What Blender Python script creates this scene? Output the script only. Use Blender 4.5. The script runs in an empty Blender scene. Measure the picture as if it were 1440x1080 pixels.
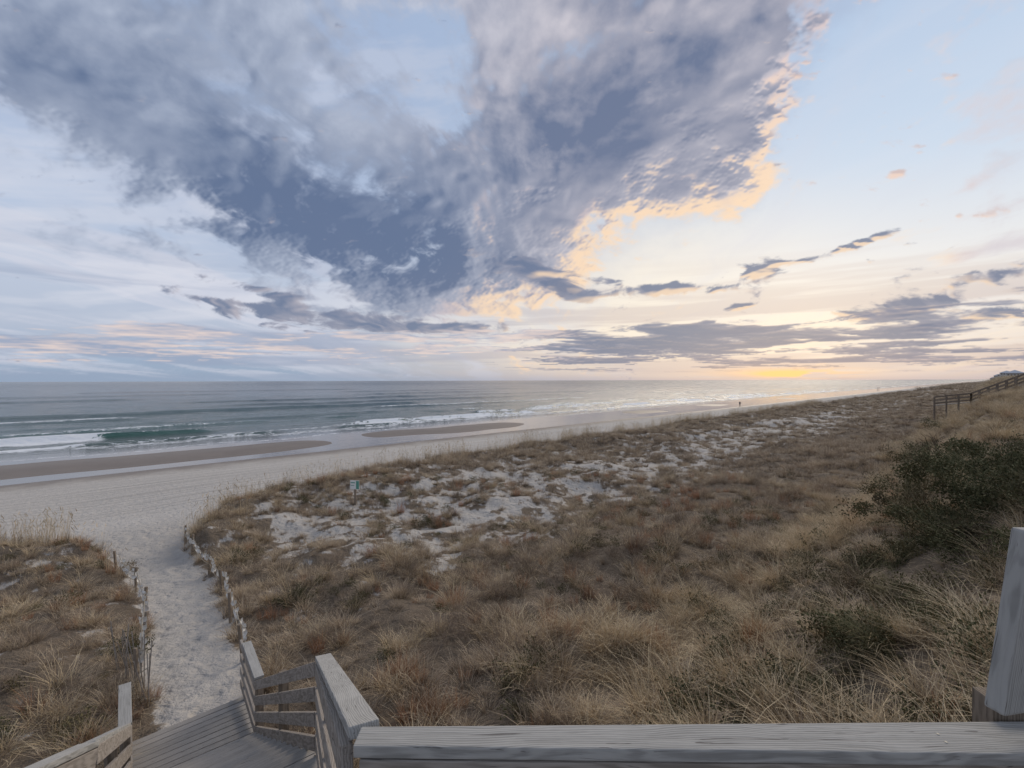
import bpy, bmesh, math, random
import numpy as np
from mathutils import Vector, Matrix
random.seed(4); rng=np.random.default_rng(7)
scene=bpy.context.scene
scene.view_settings.view_transform='Standard'
try: scene.view_settings.look='None'
except Exception: pass
scene.view_settings.exposure=0
H=8.7            # eye height above the sea
R2=math.sqrt(2)
def lin(c):
    return tuple(((x/255)/12.92 if x/255<=0.04045 else ((x/255+0.055)/1.055)**2.4) for x in c)
# ------------------------------------------------------------ numpy noise
def _h(ix,iy,seed):
    n=(ix.astype(np.int64)*374761393+iy.astype(np.int64)*668265263+seed*974634777)&0xffffffff
    n=((n^(n>>13))*1274126177)&0xffffffff
    n=((n^(n>>16))*2246822519)&0xffffffff
    return ((n^(n>>15))&0xffffff)/float(0xffffff)
def vn(x,y,seed=0):
    x=np.asarray(x,float);y=np.asarray(y,float)
    ix=np.floor(x);iy=np.floor(y);fx=x-ix;fy=y-iy
    fx=fx*fx*fx*(fx*(fx*6-15)+10);fy=fy*fy*fy*(fy*(fy*6-15)+10)
    a=_h(ix,iy,seed);b=_h(ix+1,iy,seed);c=_h(ix,iy+1,seed);d=_h(ix+1,iy+1,seed)
    return (a*(1-fx)+b*fx)*(1-fy)+(c*(1-fx)+d*fx)*fy
def fbm(x,y,o=4,seed=0,g=.5):
    s=0;a=1;t=0
    for i in range(o):
        c,q=math.cos(i*.9),math.sin(i*.9)
        X_=x*c-y*q;Y_=x*q+y*c
        s=s+a*vn(X_*2**i+i*17.3,Y_*2**i+i*9.1,seed+i);t+=a;a*=g
    return s/t
def ss(a,b,x):
    k=np.clip((x-a)/(b-a),0,1);return k*k*(3-2*k)
# ------------------------------------------------------------ terrain functions
def front(s): return np.interp(s,[-60,-20,-1,1.5,3,5,7,10,15,25,60,400],[34,33,30.5,27.5,26,26.5,28.7,31,32.7,34,34.8,35.5])+ (fbm(s/5.,s*0,3,5)-.5)*2.2
def path_c(t): return 2.3+0.085*(t-9)+0.22*np.sin(t*.45)
def path_w(t): return np.interp(t,[7,9,20,24,28,31],[.68,.70,.85,1.1,2.0,3.2])
PT=[-400,-40,-3,0,4.5,10,18,26,30,33,35.5,38,50,57,60.5,63.5,75,80,90,120,400]
PZ=[7.4,7.4,6.7,6.2,3.7,3.1,2.5,2.4,2.55,2.1,1.05,.85,.45,.07,-.07,-.03,-.05,-.12,-.5,-2,-6]
def ground(x,y):
    s=(x+y)/R2;t=(y-x)/R2
    f=front(s)
    sh=(34-f)*ss(10,26,t)*(1-ss(38,52,t))
    tt=t+sh+ (fbm(s/9.,t/9.,2,3)-.5)*3.0*ss(1,5,t)*(1-ss(30,34,t))
    z=np.interp(tt,PT,PZ)
    cr=np.interp(s,[0,20,45,70,150,1000],[0,.2,.9,1.2,1.7,1.8])
    z=z+cr*(1-ss(-4,5,t))
    inl=1-ss(31,35,t+sh)
    z=z+inl*((fbm(x/5.,y/5.,3,11)-.5)*1.3+(fbm(x/1.1,y/1.1,3,12)-.5)*.38)
    z=z+.06*(fbm(x/3,y/3,3,15)-.5)*ss(33,37,t)*(1-ss(48,56,t))
    pc=path_c(t);pw=path_w(t)
    pm=(1-ss(pw*.7,pw+1.0,np.abs(s-pc)))*ss(5,8,t)*(1-ss(30,35,t))
    zp=np.interp(t,[5,9,14,20,26,30,36],[3.3,3.12,2.55,1.95,1.35,1.05,.9])+(fbm(x/.35,y/.35,3,22)-.5)*.12
    z=z*(1-pm)+zp*pm
    bar=np.exp(-((t-68.5-(fbm(s/14,s*0,2,31)-.5)*5)/3.9)**2)
    bh=np.interp(s,[-80,-5,22,32,35,39,48,64,72,76,108,116,124,130,158,164,170,178,240,250,262],
                   [.3,.3,.24,0,-.03,.1,.22,.18,.02,-.04,-.04,.14,.14,-.04,-.04,.16,.14,-.04,-.04,.12,-.04])
    return z+bar*bh
def veg(x,y):
    s=(x+y)/R2;t=(y-x)/R2
    f=front(s)
    e=(fbm(x/.8,y/.8,3,41)-.5)
    v=1-ss(-.6,.9,t-f+e*2.5)
    pc=path_c(t);pw=path_w(t)
    v=v*(1-(1-ss(-.15,.25,np.abs(s-pc)-pw+e*.9))*ss(7.5,8.5,t))
    n=fbm(x/.75+3,y/.75,5,43,.72)
    W=np.exp(-((t-20)/8.0)**2)*ss(5,9,s)*(1-.45*ss(75,130,s))
    W=W*(0.46+1.0*fbm(x/4.5,y/4.5,2,47))
    W=np.maximum(W,.95*np.exp(-((t-9)/2.0)**2-((s-71)/7)**2))
    W=np.maximum(W,.50*np.exp(-((t-22)/6)**2)*(s<-2))
    return v*ss(-.06,.19,n-.220*ss(8,13,t)-.285*W)
# ------------------------------------------------------------ mesh helpers
def grid_mesh(name,X,Y,Z,keep=None,closed=False):
    nr,na=X.shape
    me=bpy.data.meshes.new(name)
    co=np.stack([X,Y,Z],-1).reshape(-1,3).astype(np.float32)
    idx=np.arange(nr*na).reshape(nr,na)
    if closed:
        nxt=np.roll(idx,-1,axis=1)
        q=np.stack([idx[:-1],idx[1:],nxt[1:],nxt[:-1]],-1).reshape(-1,4)
    else:
        q=np.stack([idx[:-1,:-1],idx[1:,:-1],idx[1:,1:],idx[:-1,1:]],-1).reshape(-1,4)
    if keep is not None:
        kv=keep.reshape(-1);q=q[kv[q].all(1)]
    q=q[:,::-1]
    me.vertices.add(len(co));me.vertices.foreach_set('co',co.ravel())
    me.loops.add(q.size);me.loops.foreach_set('vertex_index',q.ravel().astype(np.int32))
    me.polygons.add(len(q));me.polygons.foreach_set('loop_start',np.arange(0,q.size,4,dtype=np.int32))
    me.polygons.foreach_set('use_smooth',np.ones(len(q),dtype=bool))
    me.update(calc_edges=True);me.validate()
    ob=bpy.data.objects.new(name,me);scene.collection.objects.link(ob);return ob
def fattr(ob,name,arr):
    a=ob.data.attributes.new(name,'FLOAT','POINT');a.data.foreach_set('value',np.asarray(arr,np.float32).ravel())
# ------------------------------------------------------------ node helper
class G:
    def __init__(s,tree): s.t=tree;s.n=tree.nodes;s.l=tree.links
    def put(s,sock,v):
        if isinstance(v,E): s.l.new(v.s,sock)
        elif isinstance(v,bpy.types.NodeSocket): s.l.new(v,sock)
        else:
            if hasattr(sock,'default_value'):
                try: sock.default_value=v
                except Exception: sock.default_value=(*v,1) if len(v)==3 else v
    def node(s,typ,ins=None,**kw):
        n=s.n.new(typ)
        for k,v in kw.items(): setattr(n,k,v)
        for k,v in (ins or {}).items(): s.put(n.inputs[k],v)
        return n
    def m(s,op,*a,clamp=False):
        n=s.n.new('ShaderNodeMath');n.operation=op;n.use_clamp=clamp
        for i,v in enumerate(a): s.put(n.inputs[i],v)
        return E(s,n.outputs[0])
    def vm(s,op,*a,out=0):
        n=s.n.new('ShaderNodeVectorMath');n.operation=op
        for i,v in enumerate(a):
            if op=='SCALE' and i==1: s.put(n.inputs['Scale'],v)
            else: s.put(n.inputs[i],v)
        return E(s,n.outputs[out])
    def comb(s,x,y,z):
        n=s.node('ShaderNodeCombineXYZ',{0:x,1:y,2:z});return E(s,n.outputs[0])
    def sep(s,v):
        n=s.node('ShaderNodeSeparateXYZ',{0:v});return [E(s,n.outputs[i]) for i in range(3)]
    def noise(s,v,scale,detail=4,rough=.5,dist=0,col=False,dim='3D'):
        n=s.node('ShaderNodeTexNoise',{'Vector':v,'Scale':scale,'Detail':detail,'Roughness':rough,'Distortion':dist},noise_dimensions=dim)
        return E(s,n.outputs[1 if col else 0])
    def sm(s,a,b,x):
        n=s.n.new('ShaderNodeMapRange');n.interpolation_type='SMOOTHSTEP'
        s.put(n.inputs[0],x);s.put(n.inputs[1],a);s.put(n.inputs[2],b)
        return E(s,n.outputs[0])
    def mix(s,f,a,b,mode='MIX'):
        n=s.n.new('ShaderNodeMixRGB');n.blend_type=mode
        s.put(n.inputs[0],f);s.put(n.inputs[1],a);s.put(n.inputs[2],b);return E(s,n.outputs[0])
    def map(s,v,loc=(0,0,0),rot=(0,0,0),sc=(1,1,1),typ='POINT'):
        n=s.node('ShaderNodeMapping',{'Vector':v,'Location':loc,'Rotation':rot,'Scale':sc},vector_type=typ);return E(s,n.outputs[0])
    def attr(s,name,typ='GEOMETRY'):
        n=s.n.new('ShaderNodeAttribute');n.attribute_name=name;n.attribute_type=typ;return E(s,n.outputs['Fac'])
    def ramp(s,f,stops):
        n=s.n.new('ShaderNodeValToRGB');cr=n.color_ramp
        while len(cr.elements)<len(stops): cr.elements.new(.5)
        for e,(p,c) in zip(cr.elements,stops): e.position=p;e.color=(*c[:3],1)
        s.put(n.inputs[0],f);return E(s,n.outputs[0])
    def bump(s,h,strength,dist,normal=None):
        n=s.node('ShaderNodeBump',{'Height':h,'Strength':strength,'Distance':dist})
        if normal is not None: s.put(n.inputs['Normal'],normal)
        return E(s,n.outputs[0])
class E:
    def __init__(s,g,k): s.g=g;s.s=k
    def __add__(s,o): return s.g.m('ADD',s,o)
    __radd__=__add__
    def __sub__(s,o): return s.g.m('SUBTRACT',s,o)
    def __rsub__(s,o): return s.g.m('SUBTRACT',o,s)
    def __mul__(s,o): return s.g.m('MULTIPLY',s,o)
    __rmul__=__mul__
    def __truediv__(s,o): return s.g.m('DIVIDE',s,o)
def material(name):
    m=bpy.data.materials.new(name);m.use_nodes=True
    g=G(m.node_tree);b=m.node_tree.nodes['Principled BSDF'];return m,g,b
def bset(g,b,**k):
    names={'col':'Base Color','rough':'Roughness','spec':'Specular IOR Level','nor':'Normal','ior':'IOR','metal':'Metallic'}
    for q,v in k.items():
        if isinstance(v,tuple) and len(v)==3: v=(*v,1)
        g.put(b.inputs[names[q]],v)
# ------------------------------------------------------------ WORLD: procedural cloud panorama (equirectangular radiance map computed here)
SUN_AZ=math.atan(390/680);SUN_EL=math.radians(9)
L_=lambda c: np.array(lin(c))
def lerp(a,b,t):
    t=np.asarray(t)[...,None];return a*(1-t)+b*t
def gb(u,v,cu,cv,ru,rv,rot=0):
    r=math.radians(rot);dx=u-cu;dy=-(v-cv)
    p=(dx*math.cos(r)+dy*math.sin(r))/ru;q=(-dx*math.sin(r)+dy*math.cos(r))/rv
    return np.exp(-(p*p+q*q))
def sky_rgb(az,el,step):
    af=np.clip(az,-1.2,1.2);ec=np.clip(el,0,1.35)
    u=720+680*np.tan(af);v=535-680*np.tan(ec)/np.cos(af)
    z=np.sin(ec);x=np.cos(ec)*np.sin(az);y=np.cos(ec)*np.cos(az)
    a=math.radians(9);zz=z+.11
    ac=(x*math.cos(a)-y*math.sin(a))/zz;al=(x*math.sin(a)+y*math.cos(a))/zz
    w1=fbm(ac*1.3,al*.9,4,101)-.5;w2=fbm(ac*1.3+7,al*.9,4,111)-.5
    acw=ac+.6*w1;alw=al+.8*w2
    N1=fbm(acw*2.1+5,alw*.60,7,121,.57)          # long streets of cloud running to the horizon
    N1s=fbm(acw*2.1+5,alw*.60,3,121,.55)
    qx=az*9+w1*1.8;qy=el*12+w2*1.8
    N2=fbm(qx,qy,6,131,.60);N2s=fbm(qx,qy,3,131,.5)
    N3=fbm(az*30+w2*5,el*42+w1*5,5,141,.62)
    hf=ss(.02,.35,el)
    dw=fbm(az*5,el*8,6,151,.62)-.5;dw2=fbm(az*5+9,el*8,6,161,.62)-.5
    uw=u+280*dw*hf;vw=v+250*dw2*(.2+.8*hf)
    vl=np.interp(uw,[-900,-300,0,130,300,420,560,700,800,850,900,1000,1050,1100,1160,1240,1300,1500,2400],
                    [150,230,248,272,344,394,420,426,418,384,352,308,254,172,100,30,-40,-280,-900])
    dep=vl-vw
    cov=ss(-80,120,dep)
    loose=.32*gb(u,v,1060,160,140,110,40)+.24*gb(u,v,150,330,330,50,-14)+.34*gb(u,v,560,440,280,34,-4)
    edge=1-ss(60,200,np.abs(dep-30))
    D=cov*1.12+loose+(N1-.5)*2.0+(N2-.5)*(1.15+1.0*edge)+(N3-.5)*(.45+.35*edge)-.42
    D=D-.42*gb(u,v,640,50,60,110,12)-.20*gb(u,v,480,160,120,30,-20)-.20*gb(u,v,70,190,200,30,-14)-.18*gb(u,v,820,70,130,26,20)
    D=D+.34*gb(u,v,480,320,300,90,-20)+.22*gb(u,v,780,230,200,80,10)+.14*gb(u,v,150,90,200,70,-20)+.3*gb(u,v,590,340,80,60)
    Cm=ss(-.10,.48,D)
    core=gb(u,v,450,320,260,66,-20)+.90*gb(u,v,770,205,190,62,12)+.65*gb(u,v,960,110,160,38,36)+.50*gb(u,v,190,130,260,50,-24)+.5*gb(u,v,640,375,150,26,-4)+.2*gb(u,v,560,250,220,100,0)
    z2=z+.022;bx=x/z2;by=y/z2
    wb=fbm(bx*.8,by*.8,3,171)-.5
    NB=fbm(bx*.60+wb*1.3,by*.60+wb,6,181,.60);NB2=fbm(bx*2.1,by*2.1,3,191,.6)
    SM=0
    for b in [(790,402,62,17,-24,1.0),(470,446,200,14,-5,1.0),(350,404,100,11,-14,.85),(600,462,130,8,0,.8),(330,425,90,7,-8,.7),(745,385,55,22,-10,.6),
      (940,408,80,12,3,1.15),(1075,378,50,17,8,1.1),(1212,342,66,7,18,1.1),(1040,432,20,4,8,.95),(1128,100,40,24,20,.5),(1262,245,26,7,24,.7),(850,394,36,8,-8,.75),
      (1270,436,110,14,9,1.1),(1400,390,80,12,9,1.1),(1400,444,95,11,8,1.0),(1130,160,26,20,20,.45),(1100,235,30,14,20,.5),(1045,300,30,12,20,.4)]:
        SM=SM+b[5]*gb(u,v,*b[:5])
    n4=fbm(u/48+w1*3,v/17+w2*3,5,201,.60)
    n4s=fbm(u/48+w1*3,v/17+w2*3,2,201,.58)
    DS=SM+(n4-.5)*1.6+(N3-.5)*.8-.50
    DSs=SM+(n4s-.5)*1.8
    vt=np.interp(u,[600,740,900,1150,1300,1440,2200],[512,474,458,446,420,398,392])
    bank=ss(-14,18,v-vt)*(1-ss(498,528,v))*ss(640,860,u)
    bankl=ss(446,470,v)*(1-ss(496,514,v))*ss(-300,0,u)*(1-ss(640,860,u))
    DB=bank*.58+(NB-.5)*3.2+(NB2-.5)*.55-.34
    DL=bankl*.58+gb(u,v,243,467,85,9)*.6+(NB-.5)*2.4+(NB2-.5)*.9-.50
    Cs=ss(-.06,.36,DS);Cb=ss(-.12,.34,DB)*ss(0,.2,bank);Cl=ss(-.05,.35,DL)*ss(0,.1,bankl)
    def grad(st):
        e_=[math.radians(p) for p,c in st];cs=np.array([L_(c) for p,c in st])
        return np.stack([np.interp(el,e_,cs[:,i]) for i in range(3)],-1)
    left=grad([(0,(146,164,188)),(2,(156,174,198)),(5,(180,190,209)),(11,(190,201,220)),(20,(176,194,222)),(35,(154,179,215)),(80,(158,176,206))])
    right=grad([(0,(206,186,178)),(2,(228,210,196)),(5,(241,231,220)),(11,(232,232,233)),(20,(204,218,235)),(35,(172,197,227)),(80,(158,176,206))])
    lr=ss(-.50,.30,af+(w1)*.3)*(1-ss(1.0,2.0,np.abs(az)))
    S=lerp(left,right,lr)
    glow=.70*gb(u,v,1110,510,340,110)+.42*gb(u,v,860,380,240,80,15)
    S=lerp(S,L_((255,240,216)),np.minimum(glow,.85))
    V1=fbm(ac*2.2+9+w1,al*.40,6,211,.6);V2=fbm(az*3.5+w1,el*18-az*3,5,221,.6)
    S=lerp(S,L_((210,212,225)),ss(.42,.70,V1)*(1-lr*.65)*.75)
    S=lerp(S,L_((222,223,232)),ss(.45,.70,V2)*(1-.8*ss(.3,.8,lr))*.5*ss(.05,.12,el))
    S=lerp(S,lerp(L_((150,162,187)),L_((206,192,188)),lr),ss(.44,.66,fbm(az*2.2,el*38,5,231,.6))*(1-ss(.10,.26,el))*.65)
    S=lerp(S,L_((168,181,206)),cov*.55)
    # shade from the large-scale slope of the cloud toward the sun
    Dl=cov*1.0+(N1s-.5)*2.0+(N2s-.5)*1.2
    ge,ga=np.gradient(Dl,step,step)
    dx=SUN_AZ-az;dy=.01-el;q=np.sqrt(dx*dx+dy*dy)+.05;lit=-(ga*dx+ge*dy)/q
    lit=np.clip(lit*.045,-.6,.9)
    tone=np.clip(.08+.52*core+.62*(D-.30),0,1.1)
    li=np.clip(.70-.66*tone+.30*lit+(N2-.5)*1.20+(N3-.5)*.45+(N1-.5)*.6,0,1)
    dark=lerp(L_((90,108,141)),L_((102,114,143)),lr);lite=lerp(L_((190,199,217)),L_((214,208,214)),lr)
    cc=lerp(dark,lite,li)
    rn_=fbm(az*12+w1*3,el*18+w2*3,4,251,.6)
    rim=np.exp(-np.clip(dep,0,None)/125.)*ss(570,700,u)*(1-ss(1300,1400,u))*ss(.30,.52,rn_+.3*(1-np.clip(dep/80,0,1)))
    rim=rim+.85*gb(u,v,730,340,120,32)+.60*gb(u,v,900,270,130,50,20)+.6*gb(u,v,1010,190,80,70)+.35*gb(u,v,560,405,140,18)+.15*gb(u,v,650,250,60,60)
    wl=np.clip(rim,0,1)*ss(.25,.78,li+(.30-D)*.40+.08)
    wc=lerp(L_((228,196,184)),L_((253,220,184)),ss(.35,.9,np.clip(rim,0,1)*ss(.3,.9,li+.2)))
    wc=lerp(wc,L_((230,207,207)),ss(280,60,v)*.6)
    cc=lerp(cc,wc,wl*.90)
    R=lerp(S,cc,Cm*.94)
    gs,gt=np.gradient(DSs,step,step);l2=np.clip(-(gt*dx+gs*dy)/q*.014,-.5,.6)
    ms=lerp(L_((106,120,149)),L_((188,182,190)),np.clip(.28+l2*.8+.55*(.4-DS),0,1))
    ms=lerp(ms,L_((250,218,182)),np.clip(l2*1.8,0,1)*ss(500,800,u)*.75)
    ms=lerp(ms,L_((236,208,196)),ss(1080,1130,u)*(v<320)*.7)
    R=lerp(R,ms,Cs*.92)
    gs,gt=np.gradient(NB,step,step);l3=np.clip(gs*.006,-.5,.6)
    mb=lerp(L_((102,117,147)),L_((170,166,180)),np.clip(.28+.7*(.30-DB)-l3*.6,0,1))
    mb=lerp(mb,L_((248,216,180)),np.clip(.50*np.clip(.15-DB,0,.15)/.15+np.clip(-l3,0,1)*.35,0,1))
    R=lerp(R,mb,Cb*.90)
    ml=lerp(L_((156,167,191)),L_((232,212,204)),np.clip(.35+.9*(NB2-.45)*2+l3,0,1))
    R=lerp(R,ml,Cl*.80)
    hz=np.exp(-np.clip(el,0,None)*58)
    R=lerp(R,lerp(L_((148,166,189)),L_((176,170,180)),ss(-.4,.4,af)),hz*.78)
    so_=1.3*gb(u,v,1110,527,40,3.8)+.62*gb(u,v,1108,525,95,7)
    R=lerp(R,L_((255,204,136)),np.clip(so_*ss(.36,.52,fbm(u/50,v/3.,3,241)+.07),0,1))
    R=lerp(R,np.array([.16,.17,.18]),ss(0,-.04,el))
    return np.clip(R,0,1.2)
WI,HI=4096,2048
def angles(cols,rows,w_,h_):
    uu=(cols+.5)/w_;vv=(rows+.5)/h_
    az=math.pi/2+(uu-.5)*2*math.pi
    az=(az+math.pi)%(2*math.pi)-math.pi
    return az,(vv-.5)*math.pi
img=np.zeros((HI,WI,3),np.float32)
ws,hs=WI//4,HI//4
c,r=np.meshgrid(np.arange(ws),np.arange(hs));azl,ell=angles(c,r,ws,hs)
order=np.argsort(azl[0]);low=np.zeros((hs,ws,3))
low[:,order]=sky_rgb(azl[:,order],ell[:,order],math.pi/hs)
img[:]=np.repeat(np.repeat(low,4,0),4,1)
azc,_=angles(np.arange(WI),np.zeros(WI),WI,HI)
colsf=np.where(np.abs(azc)<math.radians(60))[0];colsf=colsf[np.argsort(azc[colsf])]
rowsf=np.arange(int(HI*.49),int(HI*(.5+44/180)))
c,r=np.meshgrid(colsf,rowsf);azf,elf=angles(c,r,WI,HI)
img[np.ix_(rowsf,colsf)]=sky_rgb(azf,elf,math.pi/HI)
im=bpy.data.images.new('sky',WI,HI,float_buffer=True);im.colorspace_settings.name='Linear Rec.709'
buf=np.ones((HI,WI,4),np.float32);buf[...,:3]=img;im.pixels.foreach_set(buf.ravel());im.update();im.pack()
w=bpy.data.worlds.new('World');scene.world=w;w.use_nodes=True
g=G(w.node_tree)
for n in list(g.n): g.n.remove(n)
d=E(g,g.node('ShaderNodeTexCoord').outputs['Generated'])
et=g.node('ShaderNodeTexEnvironment',{'Vector':d});et.image=im
nis=g.n.new('ShaderNodeTexSky');nis.sky_type='NISHITA';nis.sun_disc=False
nis.sun_elevation=SUN_EL;nis.sun_rotation=SUN_AZ
b1=g.node('ShaderNodeBackground',{'Strength':.06});g.l.new(nis.outputs[0],b1.inputs[0])
b2=g.node('ShaderNodeBackground',{'Strength':1.06});g.l.new(et.outputs[0],b2.inputs[0])
mx=g.node('ShaderNodeMixShader',{0:.95,1:b1.outputs[0],2:b2.outputs[0]})
out=g.node('ShaderNodeOutputWorld',{0:mx.outputs[0]})
# ------------------------------------------------------------ sun
sl=bpy.data.lights.new('sun','SUN');sl.energy=1.9;sl.angle=math.radians(26);sl.color=(1,.87,.71)
so=bpy.data.objects.new('sun',sl);scene.collection.objects.link(so)
se=math.radians(33)
sd=Vector((math.sin(SUN_AZ)*math.cos(se),math.cos(SUN_AZ)*math.cos(se),math.sin(se)))
so.rotation_euler=sd.to_track_quat('Z','Y').to_euler();so.location=(0,0,40)
# ------------------------------------------------------------ GROUND
ang=np.concatenate([np.arange(-62,62,.12),np.arange(62,298,2.0)])*math.pi/180
rad=np.concatenate([np.linspace(.05,4,22)[:-1],np.geomspace(4,60,330)[:-1],np.geomspace(60,300,150)[:-1],np.geomspace(300,16000,60)])
Rr,Aa=np.meshgrid(rad,ang,indexing='ij')
X=Rr*np.sin(Aa);Y=Rr*np.cos(Aa)
Z=ground(X,Y);Vg=veg(X,Y)
Z=Z+Vg*.02
sand=grid_mesh('ground',X,Y,Z,closed=True)
fattr(sand,'veg',Vg)
m,g,b=material('dune_and_beach_sand')
P=E(g,g.node('ShaderNodeNewGeometry').outputs['Position'])
C2=g.map(P,rot=(0,0,math.radians(-45)))
cs,ct,cz=g.sep(C2)
vg=g.attr('veg')
nA=g.noise(P,.35,3,.6,dim='2D');nB=g.noise(P,2.5,4,.65,dim='2D');nC=g.noise(P,18,3,.7,dim='2D')
st2=g.noise(g.map(C2,sc=(.012,1.0,1)),3.2,4,.65,.15,dim='2D')
dry=g.mix(nB,(.42,.395,.36,1),(.58,.55,.51,1))
dry=g.mix(g.sm(36,30,ct)*.35,dry,(.28,.26,.235,1))
trk=g.sm(.46,.60,st2)*g.sm(35,38,ct)
dry=g.mix(trk*.6,dry,(.32,.30,.275,1))
damp=g.mix(nA,(.155,.125,.10,1),(.21,.17,.135,1))
wetf=g.sm(52,59,ct+(nA-.5)*6)
sc_=g.mix(wetf,dry,damp)
soil=g.mix(nC,(.06,.046,.033,1),(.22,.17,.12,1))
vf=g.sm(.22,.80,vg+(nC-.5)*1.3)
colr=g.mix(vf,sc_,soil)
bset(g,b,col=colr,rough=g.m('SUBTRACT',.95,wetf*.45),spec=.3)
fpn=g.vm('ADD',P,g.vm('SCALE',g.noise(P,1.7,2,.5,col=True,dim='2D'),.5))
fp=g.node('ShaderNodeTexVoronoi',{'Vector':fpn,'Scale':2.3,'Randomness':1.0},feature='F1',voronoi_dimensions='2D')
fpd=g.sm(.0,.38,E(g,fp.outputs['Distance']))*(1.0-g.sm(33,50,ct)*.85)
hgt=(nB*.9+nC*.26+fpd*.36+st2*.9*g.sm(36,38,ct))*(1.0-wetf*.93)
bset(g,b,nor=g.bump(hgt,.9,.13))
sand.data.materials.append(m)
# ------------------------------------------------------------ SEA
ang=np.radians(np.arange(-75,60,.2))
rad=np.concatenate([np.geomspace(38,320,760)[:-1],np.geomspace(320,1500,120)[:-1],np.geomspace(1500,60000,40)])
Rr,Aa=np.meshgrid(rad,ang,indexing='ij')
X=Rr*np.sin(Aa);Y=Rr*np.cos(Aa);S=(X+Y)/R2;T=(Y-X)/R2
def crest(tb,wob,seed,A,wf,wb):
    c=tb+(fbm(S/28,S*0,3,seed)-.5)*wob
    k=T-c
    return A*np.where(k<0,np.exp(-(k/wf)**2),np.exp(-(k/wb)**2)),k
Zs=(fbm(S/9,T/3,3,61)-.5)*.22*ss(80,105,T)
foam=np.zeros_like(Zs);face=np.zeros_like(Zs)
def seg(s0,s1,f=8): return ss(s0-f,s0+f,S)*(1-ss(s1-f,s1+f,S))
br=.45+1.1*fbm(S/5,S*0,3,75)
for tb,wob,seed,A,wf,wb,fk in [(97,5,71,.80*seg(-80,22,3)*np.clip(.6+.7*fbm(S/6,S*0,2,70),0,1.1),1.0,4.0,1),(90.5,4,72,.62*seg(44,98,4)*np.clip(br,0,1.1),.7,3.0,.6),
        (93,5,73,.5*seg(112,500,10)*ss(.35,.6,fbm(S/22,S*0,3,76)),.8,3.0,.8),(113,6,74,.34*ss(.42,.6,fbm(S/20,S*0,2,78)),1.6,5,.35),
        (124,6,77,.32*ss(.3,.6,fbm(S/40,S*0,2,99)),2.2,6,0),(86,5,79,.26*ss(.32,.55,fbm(S/12,S*0,3,80)),.6,2.0,.7),(142,6,81,.42*ss(.45,.6,fbm(S/30,S*0,2,82)),2.4,7,.3),
        (101,5,85,.42*seg(60,420,8)*ss(.36,.58,fbm(S/16,S*0,3,86)),.8,3.0,.6),(107,5,87,.40*seg(100,600,8)*ss(.40,.6,fbm(S/20,S*0,3,66)),.8,3.0,.6)]:
    h,k=crest(tb,wob,seed,A,wf,wb);Zs+=h
    face+=np.clip(A,0,1)*np.exp(-((k+wf*.8)/(wf*1.1))**2)*(tb<120)
    fo=np.clip(A*1.7,0,1)*(ss(-6.0*fk-.8,-1.5*fk-.3,k)*(1-ss(-.1,.7,k)))*(fk>0)
    if tb==97: fo=fo*(1-seg(8,40,2))+np.clip(A*1.4,0,1)*np.exp(-((k+.1)/.28)**2)*.7*seg(6,26,3)*ss(.35,.6,fbm(S/2,S*0,3,83))
    if tb==90.5: fo=fo*(.35+1.0*fbm(S/3,T/3,3,84))
    foam=np.maximum(foam,fo*(.5+1.0*fbm(S/3,T/1.2,4,seed+9)))
for tb,A in [(163,.6),(190,.46),(232,.55),(290,.6),(370,.6),(480,.7)]:
    h,k=crest(tb,14,int(tb),A*ss(.3,.55,fbm(S/70,S*0,2,int(tb)+3)),tb*.016,tb*.04);Zs+=h
lace=np.exp(-((T-84-(fbm(S/11,S*0,3,88)-.5)*9)/3.0)**2)*.62+np.exp(-((T-76.5-(fbm(S/9,S*0,3,89)-.5)*5)/.7)**2)*.60+np.exp(-((T-89-(fbm(S/14,S*0,3,90)-.5)*6)/1.2)**2)*.6
foam=np.maximum(foam,lace)
Zs=Zs*(1-ss(600,1500,Rr))
sea=grid_mesh('sea',X,Y,Zs,keep=(T>56.5))
fattr(sea,'foam',foam);fattr(sea,'face',np.clip(face,0,1));fattr(sea,'tsea',T/400)
m,g,b=material('sea_water')
P=E(g,g.node('ShaderNodeNewGeometry').outputs['Position'])
C2=g.map(P,rot=(0,0,math.radians(-45)))
ts=g.attr('tsea')
deep=g.ramp(ts,[(.14,(.14,.12,.10)),(.19,(.13,.12,.105)),(.215,(.09,.11,.10)),(.26,(.04,.085,.08)),(.5,(.04,.075,.08)),(1,(.045,.07,.08))])
fc=g.attr('face');colr=g.mix(fc*.8,deep,(.015,.10,.075,1))
fn=g.noise(g.map(C2,sc=(.45,1,1)),1.6,5,.75,.6,dim='2D')
foamf=g.sm(.46,.66,g.attr('foam')*.75+(fn-.5)*1.5+.10)
colr=g.mix(foamf,colr,(.72,.75,.78,1))
far=g.sm(90,1500,g.vm('LENGTH',P,out='Value'))
shal=1.0-g.sm(.185,.22,ts)
w1=g.noise(g.map(C2,sc=(.35,1.3,1)),.55,4,.65,.5,dim='2D')
w2=g.noise(g.map(C2,sc=(.5,1.3,1)),2.4,3,.65,.3,dim='2D')
w3=g.noise(g.map(C2,sc=(.10,1,1)),.12,4,.55,.4,dim='2D')
hgt=w1*1.5+w2*.5+w3*1.8
st_=g.m('SUBTRACT',.58,shal*.54)
nor=g.bump(hgt,st_,.50)
bset(g,b,col=colr,rough=g.m('MAXIMUM',foamf*.8,g.m('ADD',far*.10,.10)-shal*.06),spec=.5,ior=1.33,nor=nor)
sea.data.materials.append(m)
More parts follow.
